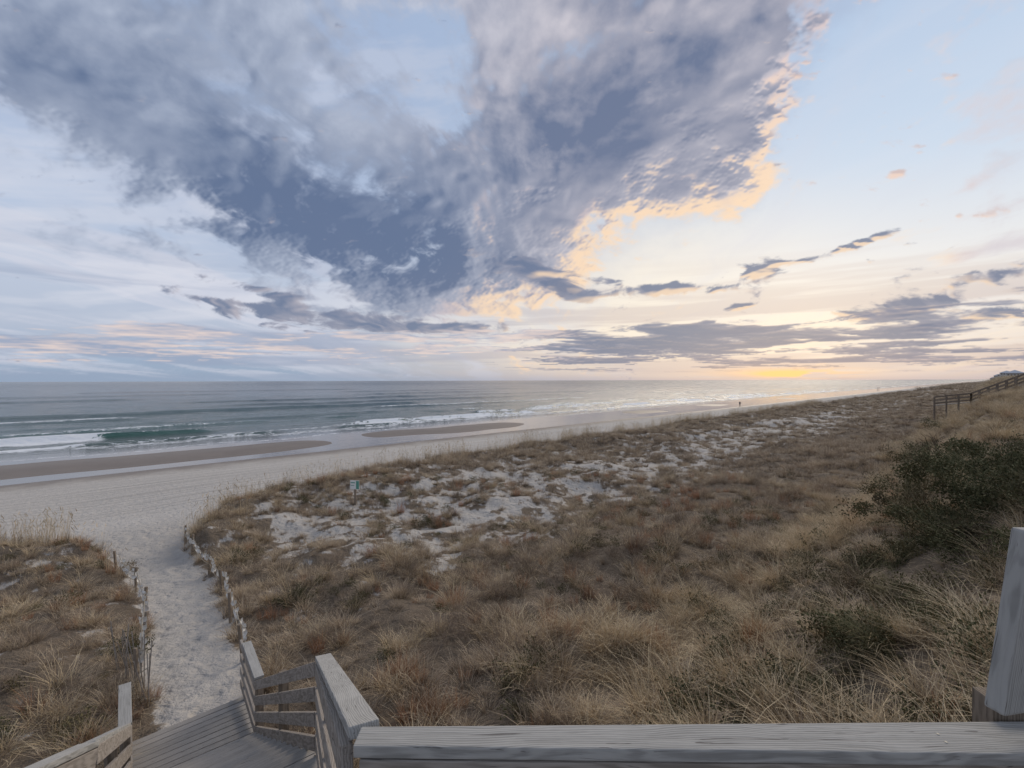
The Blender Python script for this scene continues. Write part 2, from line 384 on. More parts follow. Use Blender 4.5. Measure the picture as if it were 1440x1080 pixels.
# ------------------------------------------------------------ WOOD
def wood(name,c0,c1,c2,grain=1.0):
    m,g,b=material(name)
    o=E(g,g.node('ShaderNodeTexCoord').outputs['Object'])
    rnd=E(g,g.node('ShaderNodeObjectInfo').outputs['Random'])
    o2=g.vm('ADD',o,g.comb(rnd*13.0,rnd*7.0,rnd*5.0))
    warp=g.noise(g.map(o2,sc=(.6,1.5,1.5)),2.5,2,.5,col=True)
    o3=g.vm('ADD',o2,g.vm('SCALE',g.vm('SUBTRACT',warp,(.5,.5,.5)),.10))
    wv=g.node('ShaderNodeTexWave',{'Vector':g.map(o3,sc=(.12,1,1)),'Scale':30*grain,'Distortion':5,'Detail':3.0,'Detail Scale':1.2},bands_direction='Y')
    n=g.noise(g.map(o3,sc=(1,26,26)),2.5,6,.65,.3)
    n2=g.noise(o3,3.0,4,.6)
    f=E(g,wv.outputs['Fac'])*.25+n*.75
    c=g.mix(g.sm(.30,.68,f),c0,c1)
    c=g.mix(g.sm(.45,.8,n2)*.6,c,c2)
    c=g.mix(.30,c,g.mix(rnd,c0,c1))
    ck=g.sm(.64,.68,g.noise(g.map(o3,sc=(1,60,60)),1.6,3,.6))
    c=g.mix(ck*.7,c,(.06,.05,.045,1))
    bset(g,b,col=c,rough=.85,spec=.2,nor=g.bump(f,.6,.004))
    return m
M_cap=wood('weathered_cap_timber',(.22,.215,.20,1),(.42,.41,.385,1),(.46,.45,.425,1),1.2)
M_board=wood('weathered_rail_timber',(.19,.165,.14,1),(.38,.34,.30,1),(.30,.28,.26,1))
M_deck=wood('weathered_deck_timber',(.22,.205,.185,1),(.40,.375,.345,1),(.30,.28,.26,1))
M_post=wood('post_timber',(.12,.095,.07,1),(.30,.245,.19,1),(.22,.18,.15,1))
m_screw,g,b=material('galvanised_screw');bset(g,b,col=(.42,.38,.30),rough=.6)
def empty(name,loc=(0,0,0)):
    e=bpy.data.objects.new(name,None);e.empty_display_size=.2;e.location=loc;scene.collection.objects.link(e);return e
def board(name,p0,p1,wd,th,mat,parent,up=(0,0,1),bev=.005,taper=None):
    p0=Vector(p0);p1=Vector(p1);xd=(p1-p0);L=xd.length;xd.normalize();up=Vector(up)
    yd=up.cross(xd).normalized();zd=xd.cross(yd)
    bm=bmesh.new();bmesh.ops.create_cube(bm,size=1)
    for v in bm.verts:
        sy=wd
        if taper and v.co.x>0: sy=taper
        v.co=Vector((v.co.x*L,v.co.y*sy,v.co.z*th))
    bmesh.ops.bevel(bm,geom=list(bm.edges),offset=bev,segments=2,affect='EDGES',profile=.6)
    me=bpy.data.meshes.new(name);bm.to_mesh(me);bm.free();me.materials.append(mat)
    ob=bpy.data.objects.new(name,me);scene.collection.objects.link(ob)
    M=Matrix((xd,yd,zd)).transposed().to_4x4();M.translation=(p0+p1)/2
    ob.matrix_world=M;ob.parent=parent;return ob
def W(x,y,z): return Vector((x,y,H+z))
st=empty('wooden_beach_stairway')
capz=-1.14
rl=W(-.50,1.545,capz-.02);rr=W(2.1,1.53,capz-.02)
board('top_rail_cap',rl,rr,.085,.04,M_cap,st,taper=.155)
board('top_rail_face',W(-.48,1.515,capz-.105),W(2.1,1.485,capz-.105),.034,.12,M_board,st)
board('top_rail_lower',W(-.48,1.515,capz-.35),W(2.1,1.49,capz-.35),.034,.12,M_board,st)
board('top_rail_lower',W(-.48,1.515,capz-.60),W(2.1,1.49,capz-.60),.034,.12,M_board,st)
for px in (-.42,1.0):
    board('top_rail_post',W(px,1.60,-2.6),W(px,1.60,capz-.045),.09,.09,M_post,st,up=(0,1,0))
for px,py in ((1.365,1.545),(1.36,1.51)):
    bm=bmesh.new();bmesh.ops.create_cone(bm,cap_ends=True,segments=12,radius1=.005,radius2=.004,depth=.003)
    me=bpy.data.meshes.new('screw');bm.to_mesh(me);bm.free();me.materials.append(m_screw)
    o=bpy.data.objects.new('screw',me);scene.collection.objects.link(o);o.location=W(px,py,capz+.0005);o.parent=st
K=1.42
T0=W(1.185*K,1.08*K,-.337*K);B0=W(1.135*K,1.09*K,-.745*K)
board('side_rail_cap',B0,T0,.205,.055,M_cap,st,up=(.35,-1,.25),bev=.010)
board('side_rail_post',W(1.68,1.66,-2.6),W(1.68,1.66,-1.09),.11,.09,M_post,st,up=(.1,1,0))
Rp=W(-1.81,4.6,-2.64);Ra=W(-.50,1.62,capz-.035)
Lp=W(-3.95,7.5,-4.62);Fp=W(-4.62,8.38,-4.58)
Rq=W(-3.12,3.5,-2.66);Lq=W(-5.2,6.45,-4.62);Fq=W(-5.82,7.22,-4.58);Rqa=W(-2.1,.6,capz-.03)
def rail(pa,pb,cap=True,n=4,face=.04,ext=0,side=1,cw=.14,tp=None):
    dr=(pb-pa);hd=Vector((dr.x,dr.y,0)).normalized();sdv=Vector((-hd.y,hd.x,0))*side
    pe=pb+dr.normalized()*ext
    if cap: board('rail_cap',pa,pb+dr.normalized()*.06,cw,.04,M_cap,st,taper=tp)
    for i in range(n):
        off=Vector((0,0,-.10-.235*i))+sdv*.055+Vector((0,0,random.uniform(-.012,.012)))
        board('rail_board',pa+off,pe+off+Vector((0,0,random.uniform(-.01,.01))),face,.125,M_board,st)
def post(p,h=1.15,top=-.02):
    board('rail_post',p+Vector((0,0,-h)),p+Vector((0,0,top)),.09,.09,M_post,st,up=(.5,.8,0))
rail(Ra,Rp,side=1,ext=.05,cw=.10,tp=.14);rail(Rp+Vector((-.03,.04,-.02)),Lp,cap=False,side=1);rail(Lp,Fp,ext=.28,side=1)
rail(Rqa,Rq,side=-1);rail(Rq,Lq,cap=True,side=-1,cw=.13);rail(Lq,Fq,side=-1,ext=.1,cw=.15)
for p in (Rp,Rq): post(p,1.9)
for p in (Lp,Fp,Lq,Fq): post(p,1.25)
post(Ra.lerp(Rp,.5),1.6);post(Rp.lerp(Lp,.5),1.6);post(Rq.lerp(Lq,.5),1.6)
fl=-5.52
a0=Vector((Lp.x,Lp.y,0));a1=Vector((Fp.x,Fp.y,0))+(Vector((Fp.x,Fp.y,0))-a0).normalized()*.12
c0=Vector((Lq.x,Lq.y,0));c1=Vector((Fq.x,Fq.y,0))+(Vector((Fq.x,Fq.y,0))-c0).normalized()*.12
n=9
for i in range(-2,n):
    k=(i+.5)/n
    p=a0+(a1-a0)*k;q=c0+(c1-c0)*k
    q=q+(q-p).normalized()*random.uniform(.03,.08)
    board('landing_board',(p.x,p.y,H+fl-.02+random.uniform(-.003,.003)),(q.x,q.y,H+fl-.02),((a1-a0).length/n)-.018,.04,M_deck,st,bev=.004)
def steps(pa,qa,za,pb,qb,zb,n):
    for i in range(1,n):
        k=i/n;p=pa.lerp(pb,k);q=qa.lerp(qb,k);z_=za+(zb-za)*k
        dd=(pb-pa).length/n
        for j in (-.25,.25):
            e=(pb-pa).normalized()*dd*j
            board('tread_board',(p.x+e.x,p.y+e.y,H+z_),(q.x+e.x,q.y+e.y,H+z_),dd*.5-.01,.038,M_deck,st)
        e=(pb-pa).normalized()*dd*-.5
        board('riser',(p.x+e.x,p.y+e.y,H+z_-.095),(q.x+e.x,q.y+e.y,H+z_-.095),.02,.145,M_board,st)
    for u,v in ((pa,pb),(qa,qb)):
        board('stringer',(u.x,u.y,H+za-.14),(v.x,v.y,H+zb-.14),.04,.26,M_board,st)
r0=Vector((Rp.x,Rp.y,0));r1=Vector((Rq.x,Rq.y,0))
steps(a0,c0,fl,r0,r1,-3.6,12)
steps(r0,r1,-3.6,Vector((Ra.x,Ra.y,0)),Vector((Rqa.x,Rqa.y,0)),-2.15,9)
for i in range(20):
    yy=1.42-.145*i
    board('deck_board',(-2.2,yy,H-2.17),(2.1,yy,H-2.17),.138,.038,M_deck,st)
# ------------------------------------------------------------ VEGETATION
def grassmat(name,c0,c1,c2,tipc,bk=.8):
    m,g,b=material(name)
    r=E(g,g.node('ShaderNodeObjectInfo').outputs['Random'])
    tv=g.attr('tone');hh=g.attr('hh')
    P=E(g,g.node('ShaderNodeNewGeometry').outputs['Position'])
    big=g.noise(P,.30,2,.6,dim='2D');big2=g.noise(P,.9,2,.6,dim='2D')
    c=g.mix(g.sm(.38,.62,big),c0,c1)
    c=g.mix(g.sm(.40,.95,r*.7+tv*.4),c,c2)
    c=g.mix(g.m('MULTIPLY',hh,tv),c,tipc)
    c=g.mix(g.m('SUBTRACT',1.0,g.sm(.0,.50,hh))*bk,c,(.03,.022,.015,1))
    c=g.mix(g.sm(.52,.70,big2)*.50,c,(.10,.07,.05,1))
    bset(g,b,col=c,rough=.8,spec=.1)
    return m
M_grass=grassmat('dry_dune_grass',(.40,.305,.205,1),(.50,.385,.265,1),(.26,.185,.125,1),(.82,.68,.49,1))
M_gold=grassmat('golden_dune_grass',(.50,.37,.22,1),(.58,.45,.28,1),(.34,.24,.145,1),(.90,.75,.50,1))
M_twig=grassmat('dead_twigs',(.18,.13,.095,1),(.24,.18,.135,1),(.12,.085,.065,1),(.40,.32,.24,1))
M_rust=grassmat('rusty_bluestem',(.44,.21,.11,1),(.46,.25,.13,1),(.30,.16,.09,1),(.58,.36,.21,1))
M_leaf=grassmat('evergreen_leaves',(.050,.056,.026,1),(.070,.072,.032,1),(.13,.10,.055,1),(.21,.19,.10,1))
def mkmesh(name,V,F,tone,hh,mat):
    me=bpy.data.meshes.new(name);me.from_pydata(V,[],F);me.materials.append(mat)
    a=me.attributes.new('tone','FLOAT','POINT');a.data.foreach_set('value',np.array(tone,np.float32))
    a=me.attributes.new('hh','FLOAT','POINT');a.data.foreach_set('value',np.array(hh,np.float32))
    return me
def tuft(name,n,rad,hgt,lean,wd,mat,seed,segs=3,curl=.5,heads=0):
    r=random.Random(seed);V=[];F=[];T_=[];Hh=[]
    for i in range(n):
        a=r.uniform(0,6.283);q=rad*math.sqrt(r.random())
        bx,by=q*math.cos(a),q*math.sin(a)
        la=a+r.gauss(0,.9);ln=lean*r.uniform(.2,1.3);h=hgt*r.uniform(.45,1.1)
        dx,dy=math.cos(la),math.sin(la);fa=r.uniform(0,6.283);px,py=math.cos(fa),math.sin(fa)
        tn=r.random();base=len(V)
        for k in range(segs+1):
            f=k/segs;ww=wd*(1-f*.75)
            ex=ln*h*(f*.6+curl*f*f);zz=h*(f-curl*.45*ln*f*f*f)-.03
            jx=r.gauss(0,.006);cx=bx+dx*ex+jx;cy=by+dy*ex+jx
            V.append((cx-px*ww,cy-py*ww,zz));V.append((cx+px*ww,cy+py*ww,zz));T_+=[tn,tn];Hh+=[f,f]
        for k in range(segs):
            o=base+2*k;F.append((o,o+1,o+3,o+2))
        if i<heads:
            cx,cy,zz=V[-1]
            for k in range(7):
                o=len(V);ax=cx+dx*k*.012;ay=cy+dy*k*.012;az_=zz+.05-k*.018
                w_=.010
                for sx,sy,sz in ((-w_,0,0),(0,-w_,.02),(w_,0,0),(0,w_,-.025)):
                    V.append((ax+sx*r.uniform(.6,1.3),ay+sy,az_+sz));T_.append(.3);Hh.append(.9)
                F.append((o,o+1,o+2,o+3))
    return mkmesh(name,V,F,T_,Hh,mat)
def twigs(name,n,hgt,mat,seed):
    r=random.Random(seed);V=[];F=[];T_=[];Hh=[]
    def st_(p,d_,L,w_,lev,h0):
        q=p+d_*L;sd_=d_.cross(Vector((r.gauss(0,1),r.gauss(0,1),r.gauss(0,1)))).normalized()*w_;o=len(V)
        for v in (p-sd_,p+sd_,q+sd_*.6,q-sd_*.6): V.append(tuple(v));T_.append(r.random())
        Hh.extend([h0,h0,min(1,h0+.3),min(1,h0+.3)]);F.append((o,o+1,o+2,o+3))
        if lev>0:
            for _ in range(r.choice((2,3))):
                nd=(d_+Vector((r.gauss(0,.5),r.gauss(0,.5),r.gauss(0,.35)))).normalized()
                st_(q,nd,L*r.uniform(.55,.9),w_*.65,lev-1,min(1,h0+.3))
    for i in range(n):
        a=r.uniform(0,6.283);q=r.uniform(0,.15)
        st_(Vector((q*math.cos(a),q*math.sin(a),-.02)),Vector((math.cos(a)*.6,math.sin(a)*.6,.9)).normalized(),hgt*r.uniform(.3,.45),.004,3,.2)
    return mkmesh(name,V,F,T_,Hh,mat)
def leafy(name,n,rx,rz,size,mat,seed,twn=20):
    r=random.Random(seed);V=[];F=[];T_=[];Hh=[]
    lob=[(Vector((r.uniform(-.85,.85)*rx,r.uniform(-.85,.85)*rx,r.uniform(.05,.85)*rz)),r.uniform(.10,.28)*rx) for _ in range(38)]
    for i in range(n):
        c,q=r.choice(lob);u=Vector((r.gauss(0,1),r.gauss(0,1),r.gauss(0,1))).normalized()
        k=r.random()**.4*r.choice((1,1,1,1.4));p=c+Vector((u.x*q*k,u.y*q*k,u.z*q*k*.75))
        if p.z<0: p.z=abs(p.z)*.3
        nd=(u+Vector((r.gauss(0,.6),r.gauss(0,.6),r.gauss(0,.6)+.4))).normalized();sd_=nd.cross(Vector((r.gauss(0,1),r.gauss(0,1),r.gauss(0,1)))).normalized()
        L=size*r.uniform(.6,1.2);w_=L*.24;o=len(V);tn=r.random()
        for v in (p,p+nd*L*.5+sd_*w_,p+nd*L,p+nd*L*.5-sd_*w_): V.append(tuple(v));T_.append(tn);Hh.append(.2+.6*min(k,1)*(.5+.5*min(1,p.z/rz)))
        F.append((o,o+1,o+2,o+3))
    for i in range(twn):
        c,q=r.choice(lob);p0=Vector((r.gauss(0,.08),r.gauss(0,.08),0));p1=c+Vector((r.gauss(0,.4),r.gauss(0,.4),r.uniform(.4,1.7)))*q
        sd_=Vector((.006,.004,0));o=len(V)
        for v in (p0-sd_,p0+sd_,p1+sd_*.5,p1-sd_*.5): V.append(tuple(v));T_.append(.95);Hh.append(.5)
        F.append((o,o+1,o+2,o+3))
    return mkmesh(name,V,F,T_,Hh,mat)
def coll(name,meshes):
    c=bpy.data.collections.new(name)
    for i,me in enumerate(meshes):
        o=bpy.data.objects.new('part_%02d'%i,me);c.objects.link(o)
    return c
def scatter(name,co,rot,scl,idx,collection):
    me=bpy.data.meshes.new(name);n=len(co)
    me.vertices.add(n);me.vertices.foreach_set('co',np.asarray(co,np.float32).ravel())
    a=me.attributes.new('rot','FLOAT_VECTOR','POINT');a.data.foreach_set('vector',np.asarray(rot,np.float32).ravel())
    a=me.attributes.new('scl','FLOAT_VECTOR','POINT');a.data.foreach_set('vector',np.asarray(scl,np.float32).ravel())
    a=me.attributes.new('idx','INT','POINT');a.data.foreach_set('value',np.asarray(idx,np.int32).ravel())
    ob=bpy.data.objects.new(name,me);scene.collection.objects.link(ob)
    ng=bpy.data.node_groups.new(name+'_scatter','GeometryNodeTree')
    ng.interface.new_socket('Geometry',in_out='INPUT',socket_type='NodeSocketGeometry')
    ng.interface.new_socket('Geometry',in_out='OUTPUT',socket_type='NodeSocketGeometry')
    N=ng.nodes;L=ng.links
    gi=N.new('NodeGroupInput');go=N.new('NodeGroupOutput')
    ci=N.new('GeometryNodeCollectionInfo');ci.inputs['Collection'].default_value=collection
    ci.inputs['Separate Children'].default_value=True;ci.inputs['Reset Children'].default_value=True
    ip=N.new('GeometryNodeInstanceOnPoints');ip.inputs['Pick Instance'].default_value=True
    def na(nm,ty):
        k=N.new('GeometryNodeInputNamedAttribute');k.data_type=ty;k.inputs['Name'].default_value=nm;return [o for o in k.outputs if o.enabled and o.name=='Attribute'][0]
    e2r=N.new('FunctionNodeEulerToRotation')
    L.new(na('rot','FLOAT_VECTOR'),e2r.inputs[0]);L.new(e2r.outputs[0],ip.inputs['Rotation'])
    L.new(na('scl','FLOAT_VECTOR'),ip.inputs['Scale']);L.new(na('idx','INT'),ip.inputs['Instance Index'])
    L.new(gi.outputs[0],ip.inputs['Points']);L.new(ci.outputs[0],ip.inputs['Instance']);L.new(ip.outputs[0],go.inputs[0])
    md=ob.modifiers.new('scatter','NODES');md.node_group=ng
    return ob
meshes=[]
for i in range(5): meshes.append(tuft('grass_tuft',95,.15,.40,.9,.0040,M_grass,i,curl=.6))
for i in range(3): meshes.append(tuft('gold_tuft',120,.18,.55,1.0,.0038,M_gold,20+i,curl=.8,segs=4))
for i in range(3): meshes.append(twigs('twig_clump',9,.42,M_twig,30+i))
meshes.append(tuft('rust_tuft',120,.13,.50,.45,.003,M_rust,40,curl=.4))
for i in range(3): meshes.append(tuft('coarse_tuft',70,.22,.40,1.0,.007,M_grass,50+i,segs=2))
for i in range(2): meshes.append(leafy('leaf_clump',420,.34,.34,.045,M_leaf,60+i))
gc=coll('dune_grass_parts',meshes)
deckpoly=[(Ra,Rp,Rq,Rqa),(Rp,Lp,Lq,Rq),(Lp,Fp,Fq,Lq)]
def inside(x,y):
    r=np.zeros(len(x),bool)
    for P_ in deckpoly:
        c=np.ones(len(x),bool);c2=c.copy()
        for i in range(4):
            a=P_[i];b_=P_[(i+1)%4];cr=(b_.x-a.x)*(y-a.y)-(b_.y-a.y)*(x-a.x)
            c&=(cr>-.1);c2&=(cr<.1)
        r|=c|c2
    r|=(y<1.8)&(np.abs(x)<2.4)
    return r
CO=[];RO=[];SC=[];ID=[]
for r0_,r1_,dens,sc0,kind in [(1.5,8,20,.85,0),(8,16,16,.88,0),(16,32,11,.90,0),(32,60,6.0,1.05,1),(60,130,2.2,1.6,1),(130,320,.42,2.9,1),(320,1100,.03,7,1)]:
    amin,amax=math.radians(-58),math.radians(58)
    area=(r1_**2-r0_**2)/2*(amax-amin);n=int(area*dens)
    a=rng.uniform(amin,amax,n);r_=np.sqrt(rng.uniform(r0_**2,r1_**2,n));x=r_*np.sin(a);y=r_*np.cos(a)
    t=(y-x)/R2;s=(x+y)/R2
    k=(t<38)&(t>-40-r_*.15);x,y,t,s,r_=x[k],y[k],t[k],s[k],r_[k]
    v=veg(x,y);hole=fbm(x/.7,y/.7,3,91)
    k=(v>rng.uniform(-.08,.9,len(x)))&(v>.004)&~inside(x,y)&((hole>.44)|(rng.random(len(x))<.34))
    x,y,t,s,r_,hole,v=x[k],y[k],t[k],s[k],r_[k],hole[k],v[k];n=len(x)
    z=ground(x,y)
    big=fbm(x/3.5,y/3.5,3,93)
    u=rng.random(n)
    gold=((t<5.0+(big-.5)*5)&(s>2.5)&(u<.70))|(u<.12)
    idx=rng.integers(0,5,n) if kind==0 else rng.integers(12,15,n)
    if kind==0:
        idx=np.where(gold,rng.integers(5,8,n),idx)
        tw=(~gold)&(rng.random(n)<.25+.5*(big>.56));idx=np.where(tw,rng.integers(8,11,n),idx)
        ru=rng.random(n)<.03+.18*(fbm(x/2,y/2,2,98)>.64);idx=np.where(ru,11,idx)
        lf=(rng.random(n)<np.where((t<3.6)&(t>.0)&(s<13)&(s>3)&(fbm(x/1.2,y/1.2,2,95)>.46),.50,0.018+.16*(fbm(x/2.5,y/2.5,2,96)>.66)));idx=np.where(lf,rng.integers(15,17,n),idx)
    else:
        idx=np.where(gold&(t<6),5+rng.integers(0,3,n),idx)
        tw=rng.random(n)<.22;idx=np.where(tw,rng.integers(8,11,n),idx)
    sc_=sc0*rng.uniform(.55,1.15,n)*(.65+.8*hole)*(.5+.5*np.clip(v*1.3,0,1))
    sz=np.where(r_>60,sc_*.6,sc_)*np.clip(.5+hole,.6,1.3)
    CO.append(np.stack([x,y,z],-1));RO.append(np.stack([rng.normal(0,.18,n),rng.normal(0,.18,n),rng.uniform(0,6.28,n)],-1))
    SC.append(np.stack([sc_,sc_,sz*np.where(idx==11,.9,1)],-1));ID.append(idx)
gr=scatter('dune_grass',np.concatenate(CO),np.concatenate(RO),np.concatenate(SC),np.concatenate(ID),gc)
oc=coll('sea_oats_parts',[tuft('sea_oats_stand',13,.28,1.25,.16,.0040,M_gold,70+i,segs=4,curl=.5,heads=6) for i in range(3)])
n=3000;s=rng.uniform(-14,150,n);t=front(s)-rng.exponential(1.8,n)-.2
x=(s-t)/R2;y=(s+t)/R2
k=(veg(x,y)>.3)&((fbm(s/3,t/3,2,97)>.47)|(rng.random(n)<.12));x,y=x[k],y[k];n=len(x)
scatter('sea_oats',np.stack([x,y,ground(x,y)],-1),np.stack([rng.normal(0,.06,n),rng.normal(0,.06,n),rng.uniform(0,6.28,n)],-1),
   np.stack([rng.uniform(.6,1.15,n)]*3,-1),rng.integers(0,3,n),oc)
def shrub(x,y,rx,rz,n,seed,sz=.06):
    me=leafy('evergreen_shrub',n,rx,rz,sz,M_leaf,seed,twn=320)
    ob=bpy.data.objects.new('evergreen_shrub',me);scene.collection.objects.link(ob)
    ob.location=(x,y,float(ground(np.array([x]),np.array([y]))[0])-.05);return ob
shrub(8.9,8.5,1.5,.85,15000,1,.055);shrub(10.9,10.4,1.7,.95,12000,2);shrub(8.4,9.9,1.2,.6,7000,3);shrub(8.9,7.4,1.1,.7,9000,4,.05)
shrub(10.8,12.6,1.2,.55,4500,5);shrub(14.9,17,1.3,.6,3600,8);shrub(31,34,1.6,.7,3200,9,.08);shrub(7.3,7.9,1.0,.5,6000,10,.05)
shrub(4.5,5.7,.75,.34,3000,11,.045);shrub(5.6,6.6,.7,.36,2800,12,.045);shrub(3.6,5.2,.6,.28,1900,13,.045);shrub(22,25,1.4,.6,3000,14,.08);shrub(7.2,6.2,.8,.45,3800,15,.045)
# ------------------------------------------------------------ rope fences
m_rope,g,b=material('weathered_rope');bset(g,b,col=(.30,.26,.20),rough=.9)
m_shell,g,b=material('oyster_shell');bset(g,b,col=(.70,.68,.64),rough=.5)
def gz(x,y): return float(ground(np.array([x]),np.array([y]))[0])
def tube(name,pts,r,mat,parent):
    cu=bpy.data.curves.new(name,'CURVE');cu.dimensions='3D';cu.bevel_depth=r;cu.bevel_resolution=2
    sp=cu.splines.new('POLY');sp.points.add(len(pts)-1)
    for q,p in zip(sp.points,pts): q.co=(*p,1)
    cu.materials.append(mat);o=bpy.data.objects.new(name,cu);scene.collection.objects.link(o);o.parent=parent;return o
def fence(side):
    e=empty('rope_fence');r=random.Random(5 if side>0 else 9)
    ts=[11.2,13.6,16.2,19.0,22.0] if side<0 else [11.0,13.6,16.2,19.0,22.0,24.0];pts=[]
    for t_ in ts:
        s_=float(path_c(t_))+side*(float(path_w(t_))+.15);x_=(s_-t_)/R2;y_=(s_+t_)/R2
        pts.append(Vector((x_,y_,gz(x_,y_))))
    for p in pts: board('fence_post',p+Vector((0,0,-.3)),p+Vector((r.gauss(0,.06),r.gauss(0,.06),.80)),.06,.06,M_post,e,up=(0,1,0))
    for h,sg in ((.70,.24),(.38,.16)):
        for a,b_ in zip(pts[:-1],pts[1:]):
            L=[]
            for i in range(11):
                k=i/10;q=a.lerp(b_,k)+Vector((.04,0,h-sg*4*k*(1-k)));L.append(q)
            tube('rope',L,.010,m_rope,e)
            if h>.5:
                V=[];F=[]
                for i in range(26):
                    k=r.random();q=a.lerp(b_,k)+Vector((.04+r.gauss(0,.03),r.gauss(0,.03),h-sg*4*k*(1-k)-.06+r.gauss(0,.04)))
                    o=len(V);w_=r.uniform(.02,.055);an=r.uniform(0,3.1);dx=math.cos(an)*w_;dy=math.sin(an)*w_
                    for v in ((-dx,-dy,.04),(dx,dy,.05),(dx*1.3,dy*1.3,-.02),(dx*.5,dy*.5,-.07),(-dx*.5,-dy*.5,-.08),(-dx*1.3,-dy*1.3,-.02)): V.append((q.x+v[0],q.y+v[1],q.z+v[2]))
                    V.append((q.x-dy*.5,q.y+dx*.5,q.z-.01));c=len(V)-1
                    for j in range(6): F.append((o+j,o+(j+1)%6,c))
                me=bpy.data.meshes.new('shell_string');me.from_pydata(V,[],F);me.materials.append(m_shell)
                ob=bpy.data.objects.new('shell_string',me);scene.collection.objects.link(ob);ob.parent=e
fence(-1);fence(1)
e=empty('slatted_sand_fence');r=random.Random(3);tops=[]
for i in range(16):
    t_=10.5+.12*i;s_=float(path_c(t_))-float(path_w(t_))-.02-.002*i*i;x_=(s_-t_)/R2;y_=(s_+t_)/R2;z_=gz(x_,y_)
    p=Vector((x_,y_,z_-.1));q=Vector((x_+r.gauss(-.12,.08),y_+r.gauss(0,.08),z_+r.uniform(.8,1.1)))
    board('slat',p,q,.045,.012,M_board,e,up=(1,1,0),bev=.002);tops.append(p.lerp(q,.75))
tube('wire',tops,.004,m_rope,e)
# ------------------------------------------------------------ sign
e=empty('beach_access_sign');sx,sy=-8.2,25.2;z_=gz(sx,sy)
m_white,g,b=material('sign_white_paint');bset(g,b,col=(.75,.76,.74),rough=.5)
m_green,g,b=material('sign_green_paint');bset(g,b,col=(.10,.30,.24),rough=.5)
board('sign_post',(sx,sy,z_-.3),(sx,sy,z_+1.25),.09,.09,M_post,e,up=(0,1,0))
f=Vector((1,-.25,0)).normalized()
board('sign_panel',Vector((sx,sy-.07,z_+1.05))-f*.26,Vector((sx,sy-.07,z_+1.05))+f*.26,.02,.46,m_white,e,bev=.004)
board('sign_band',Vector((sx,sy-.086,z_+1.05))+f*.08,Vector((sx,sy-.086,z_+1.05))+f*.25,.006,.42,m_green,e,bev=.001)
board('sign_text_strip',Vector((sx,sy-.086,z_+1.16))-f*.23,Vector((sx,sy-.086,z_+1.16))+f*.02,.006,.05,m_green,e,bev=.001)
board('sign_text_strip',Vector((sx,sy-.086,z_+1.02))-f*.23,Vector((sx,sy-.086,z_+1.02))-f*.02,.006,.03,m_green,e,bev=.001)
# ------------------------------------------------------------ people
def person(x,y,face,col,col2,stride=.22):
    e=empty('walking_person');z0=gz(x,y)
    V=[(0,0,.95),(0,0,1.15),(0,.01,1.38),(0,.01,1.50),(0,.02,1.60),(0,.02,1.70),
       (.18,.01,1.40),(.22,.08,1.13),(.21,.24,.93),(-.18,.01,1.40),(-.22,-.08,1.13),(-.21,-.04,.88),
       (.10,0,.90),(.11,-stride*.4,.50),(.11,-stride*1.5,.10),(.11,-stride*.9,.035),(-.10,0,.90),(-.11,stride*.8,.50),(-.11,stride,.08),(-.11,stride+.17,.04)]
    Ed=[(0,1),(1,2),(2,3),(3,4),(4,5),(2,6),(6,7),(7,8),(2,9),(9,10),(10,11),(0,12),(12,13),(13,14),(14,15),(0,16),(16,17),(17,18),(18,19)]
    Ra_=[.15,.14,.16,.06,.095,.08,.07,.05,.035,.07,.05,.035,.10,.07,.05,.04,.10,.07,.05,.04]
    me=bpy.data.meshes.new('body');me.from_pydata(V,Ed,[]);o=bpy.data.objects.new('body',me);scene.collection.objects.link(o)
    sk=o.modifiers.new('skin','SKIN')
    for i,q in enumerate(Ra_): me.skin_vertices[0].data[i].radius=(q,q)
    me.skin_vertices[0].data[0].use_root=True
    o.modifiers.new('ss','SUBSURF').levels=1;o.modifiers['ss'].render_levels=1
    mt,g,b=material('clothing_and_skin')
    oz=g.sep(E(g,g.node('ShaderNodeTexCoord').outputs['Object']))[2]
    c=g.mix(g.sm(.92,.96,oz),(*col2,1),(*col,1));c=g.mix(g.sm(1.49,1.52,oz),c,(.42,.27,.2,1));c=g.mix(g.sm(1.66,1.69,oz),c,(.06,.04,.03,1))
    bset(g,b,col=c,rough=.8);me.materials.append(mt)
    o.parent=e;e.location=(x,y,z0);e.rotation_euler=(0,0,face)
person(74,157,math.radians(-40),(.03,.03,.05),(.03,.03,.04))
person(340,450,math.radians(-45),(.05,.05,.08),(.04,.04,.05))
person(343,452,math.radians(-45),(.25,.06,.05),(.04,.04,.05))
# ------------------------------------------------------------ distant walkway
e=empty('neighbour_beach_walkway')
def V3(u,v,y): return Vector(((u-720)/680*y,y,H+(535-v)/680*y))
pa=V3(1458,522,52);pb=V3(1366,555,58);pc=V3(1314,560,60);off=Vector((.9,1.0,0))
for o_ in (Vector((0,0,0)),off):
    for a,b_,n in ((pa,pb,7),(pb,pc,3)):
        for k in range(n+1):
            q=a.lerp(b_,k/n)+o_;zb=min(gz(q.x,q.y)-.3,q.z-1)
            board('post',(q.x,q.y,zb),q,.13,.13,M_post,e,up=(0,1,0))
        for dz in (0,-.4,-.8):
            board('rail',a+o_+Vector((0,0,dz)),b_+o_+Vector((0,0,dz)),.06,.14,M_post,e)
for a,b_,n in ((pa,pb,30),(pb,pc,16)):
    for k in range(n+1):
        q=a.lerp(b_,k/n)+Vector((0,0,-1.05));board('tread',q,q+off,.26,.05,M_deck,e)
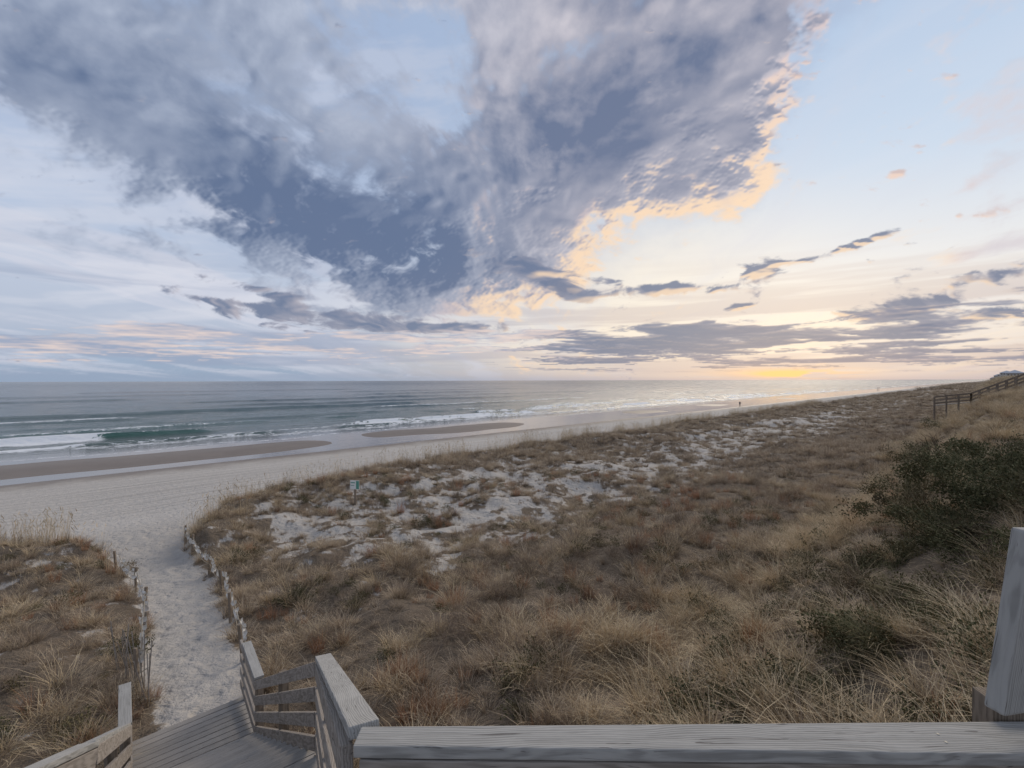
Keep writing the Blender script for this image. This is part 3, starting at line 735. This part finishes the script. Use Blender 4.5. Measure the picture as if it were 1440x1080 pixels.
# ------------------------------------------------------------ distant beach houses
m_wall,g,b=material('house_siding');
rn=E(g,g.node('ShaderNodeObjectInfo').outputs['Random']);bset(g,b,col=g.mix(rn,(.42,.43,.45,1),(.62,.60,.56,1)),rough=.8)
m_roof,g,b=material('metal_roof');bset(g,b,col=(.55,.57,.60),rough=.5)
m_glass,g,b=material('window_glass');bset(g,b,col=(.03,.04,.05),rough=.1)
def house(x,y,wd,dp,ht,rot):
    e=empty('beach_house');z0=gz(x,y);Rz=Matrix.Rotation(rot,3,'Z')
    def bx(nm,c,sz,mt):
        bm=bmesh.new();bmesh.ops.create_cube(bm,size=1)
        for v in bm.verts: v.co=Rz@Vector((c[0]+v.co.x*sz[0],c[1]+v.co.y*sz[1],c[2]+v.co.z*sz[2]))+Vector((x,y,z0))
        me=bpy.data.meshes.new(nm);bm.to_mesh(me);bm.free();me.materials.append(mt);o=bpy.data.objects.new(nm,me);scene.collection.objects.link(o);o.parent=e
    for i in (-.45,-.15,.15,.45):
        for j in (-.45,.45): bx('pile',(i*wd,j*dp,.6),(.3,.3,3),M_post)
    bx('walls',(0,0,2+ht/2),(wd,dp,ht),m_wall)
    bx('porch_deck',(0,-dp/2-1.2,2.1),(wd*.9,2.4,.2),M_deck);bx('porch_rail',(0,-dp/2-2.35,2.9),(wd*.9,.08,.15),m_wall)
    for i in range(-2,3):
        for l in range(int(ht//2.8)):
            bx('window',(i*wd*.18,-dp/2-.02,3.4+l*2.8),(wd*.09,.1,1.4),m_glass);bx('window_side',(-wd/2-.02,i*dp*.18,3.4+l*2.8),(.1,dp*.08,1.3),m_glass)
    V=[Rz@Vector(v)+Vector((x,y,z0+2+ht)) for v in ((-wd*.56,-dp*.58,0),(wd*.56,-dp*.58,0),(wd*.56,dp*.58,0),(-wd*.56,dp*.58,0),(-wd*.3,0,wd*.2),(wd*.3,0,wd*.2))]
    me=bpy.data.meshes.new('roof');me.from_pydata([tuple(v) for v in V],[],[(0,1,5,4),(1,2,5),(2,3,4,5),(3,0,4),(3,2,1,0)]);me.materials.append(m_roof);o=bpy.data.objects.new('roof',me);scene.collection.objects.link(o);o.parent=e
for k,(y_,ra,wd,ht) in enumerate([(420,1.025,14,3.0),(560,1.012,13,5.6),(760,1.006,13,5.6),(1000,.998,16,6),(1300,.99,16,6)]):
    house(y_*ra+6,y_,wd,11,ht,math.radians(45))
# tall dead weed on the ridge slope
e=empty('dead_weed_stalk');rr_=random.Random(8)
bx_,by_=10.6,11.9;bz_=gz(bx_,by_)
for i in range(5):
    p=Vector((bx_+rr_.gauss(0,.1),by_,bz_));L=[p];dx=rr_.uniform(-.35,.15)
    for k in range(1,9):
        L.append(p+Vector((dx*k*.12+rr_.gauss(0,.015)-(.03*k*k*.12 if i%2 else 0),0,.24*k*(1-.03*k))))
    tube('stem',L,.007,M_twig,e)
    for k in range(3,9):
        q=L[k];tube('side_twig',[q,q+Vector((rr_.uniform(-.18,.18),rr_.uniform(-.1,.1),rr_.uniform(.05,.2)))],.004,M_twig,e)
# ------------------------------------------------------------ camera
cam=bpy.data.cameras.new('camera');co=bpy.data.objects.new('camera',cam);scene.collection.objects.link(co)
cam.lens=17;cam.sensor_width=36;cam.clip_start=.05;cam.clip_end=90000
co.location=(0,0,H);co.rotation_euler=(math.radians(90-.42),math.radians(0.15),0)
scene.camera=co
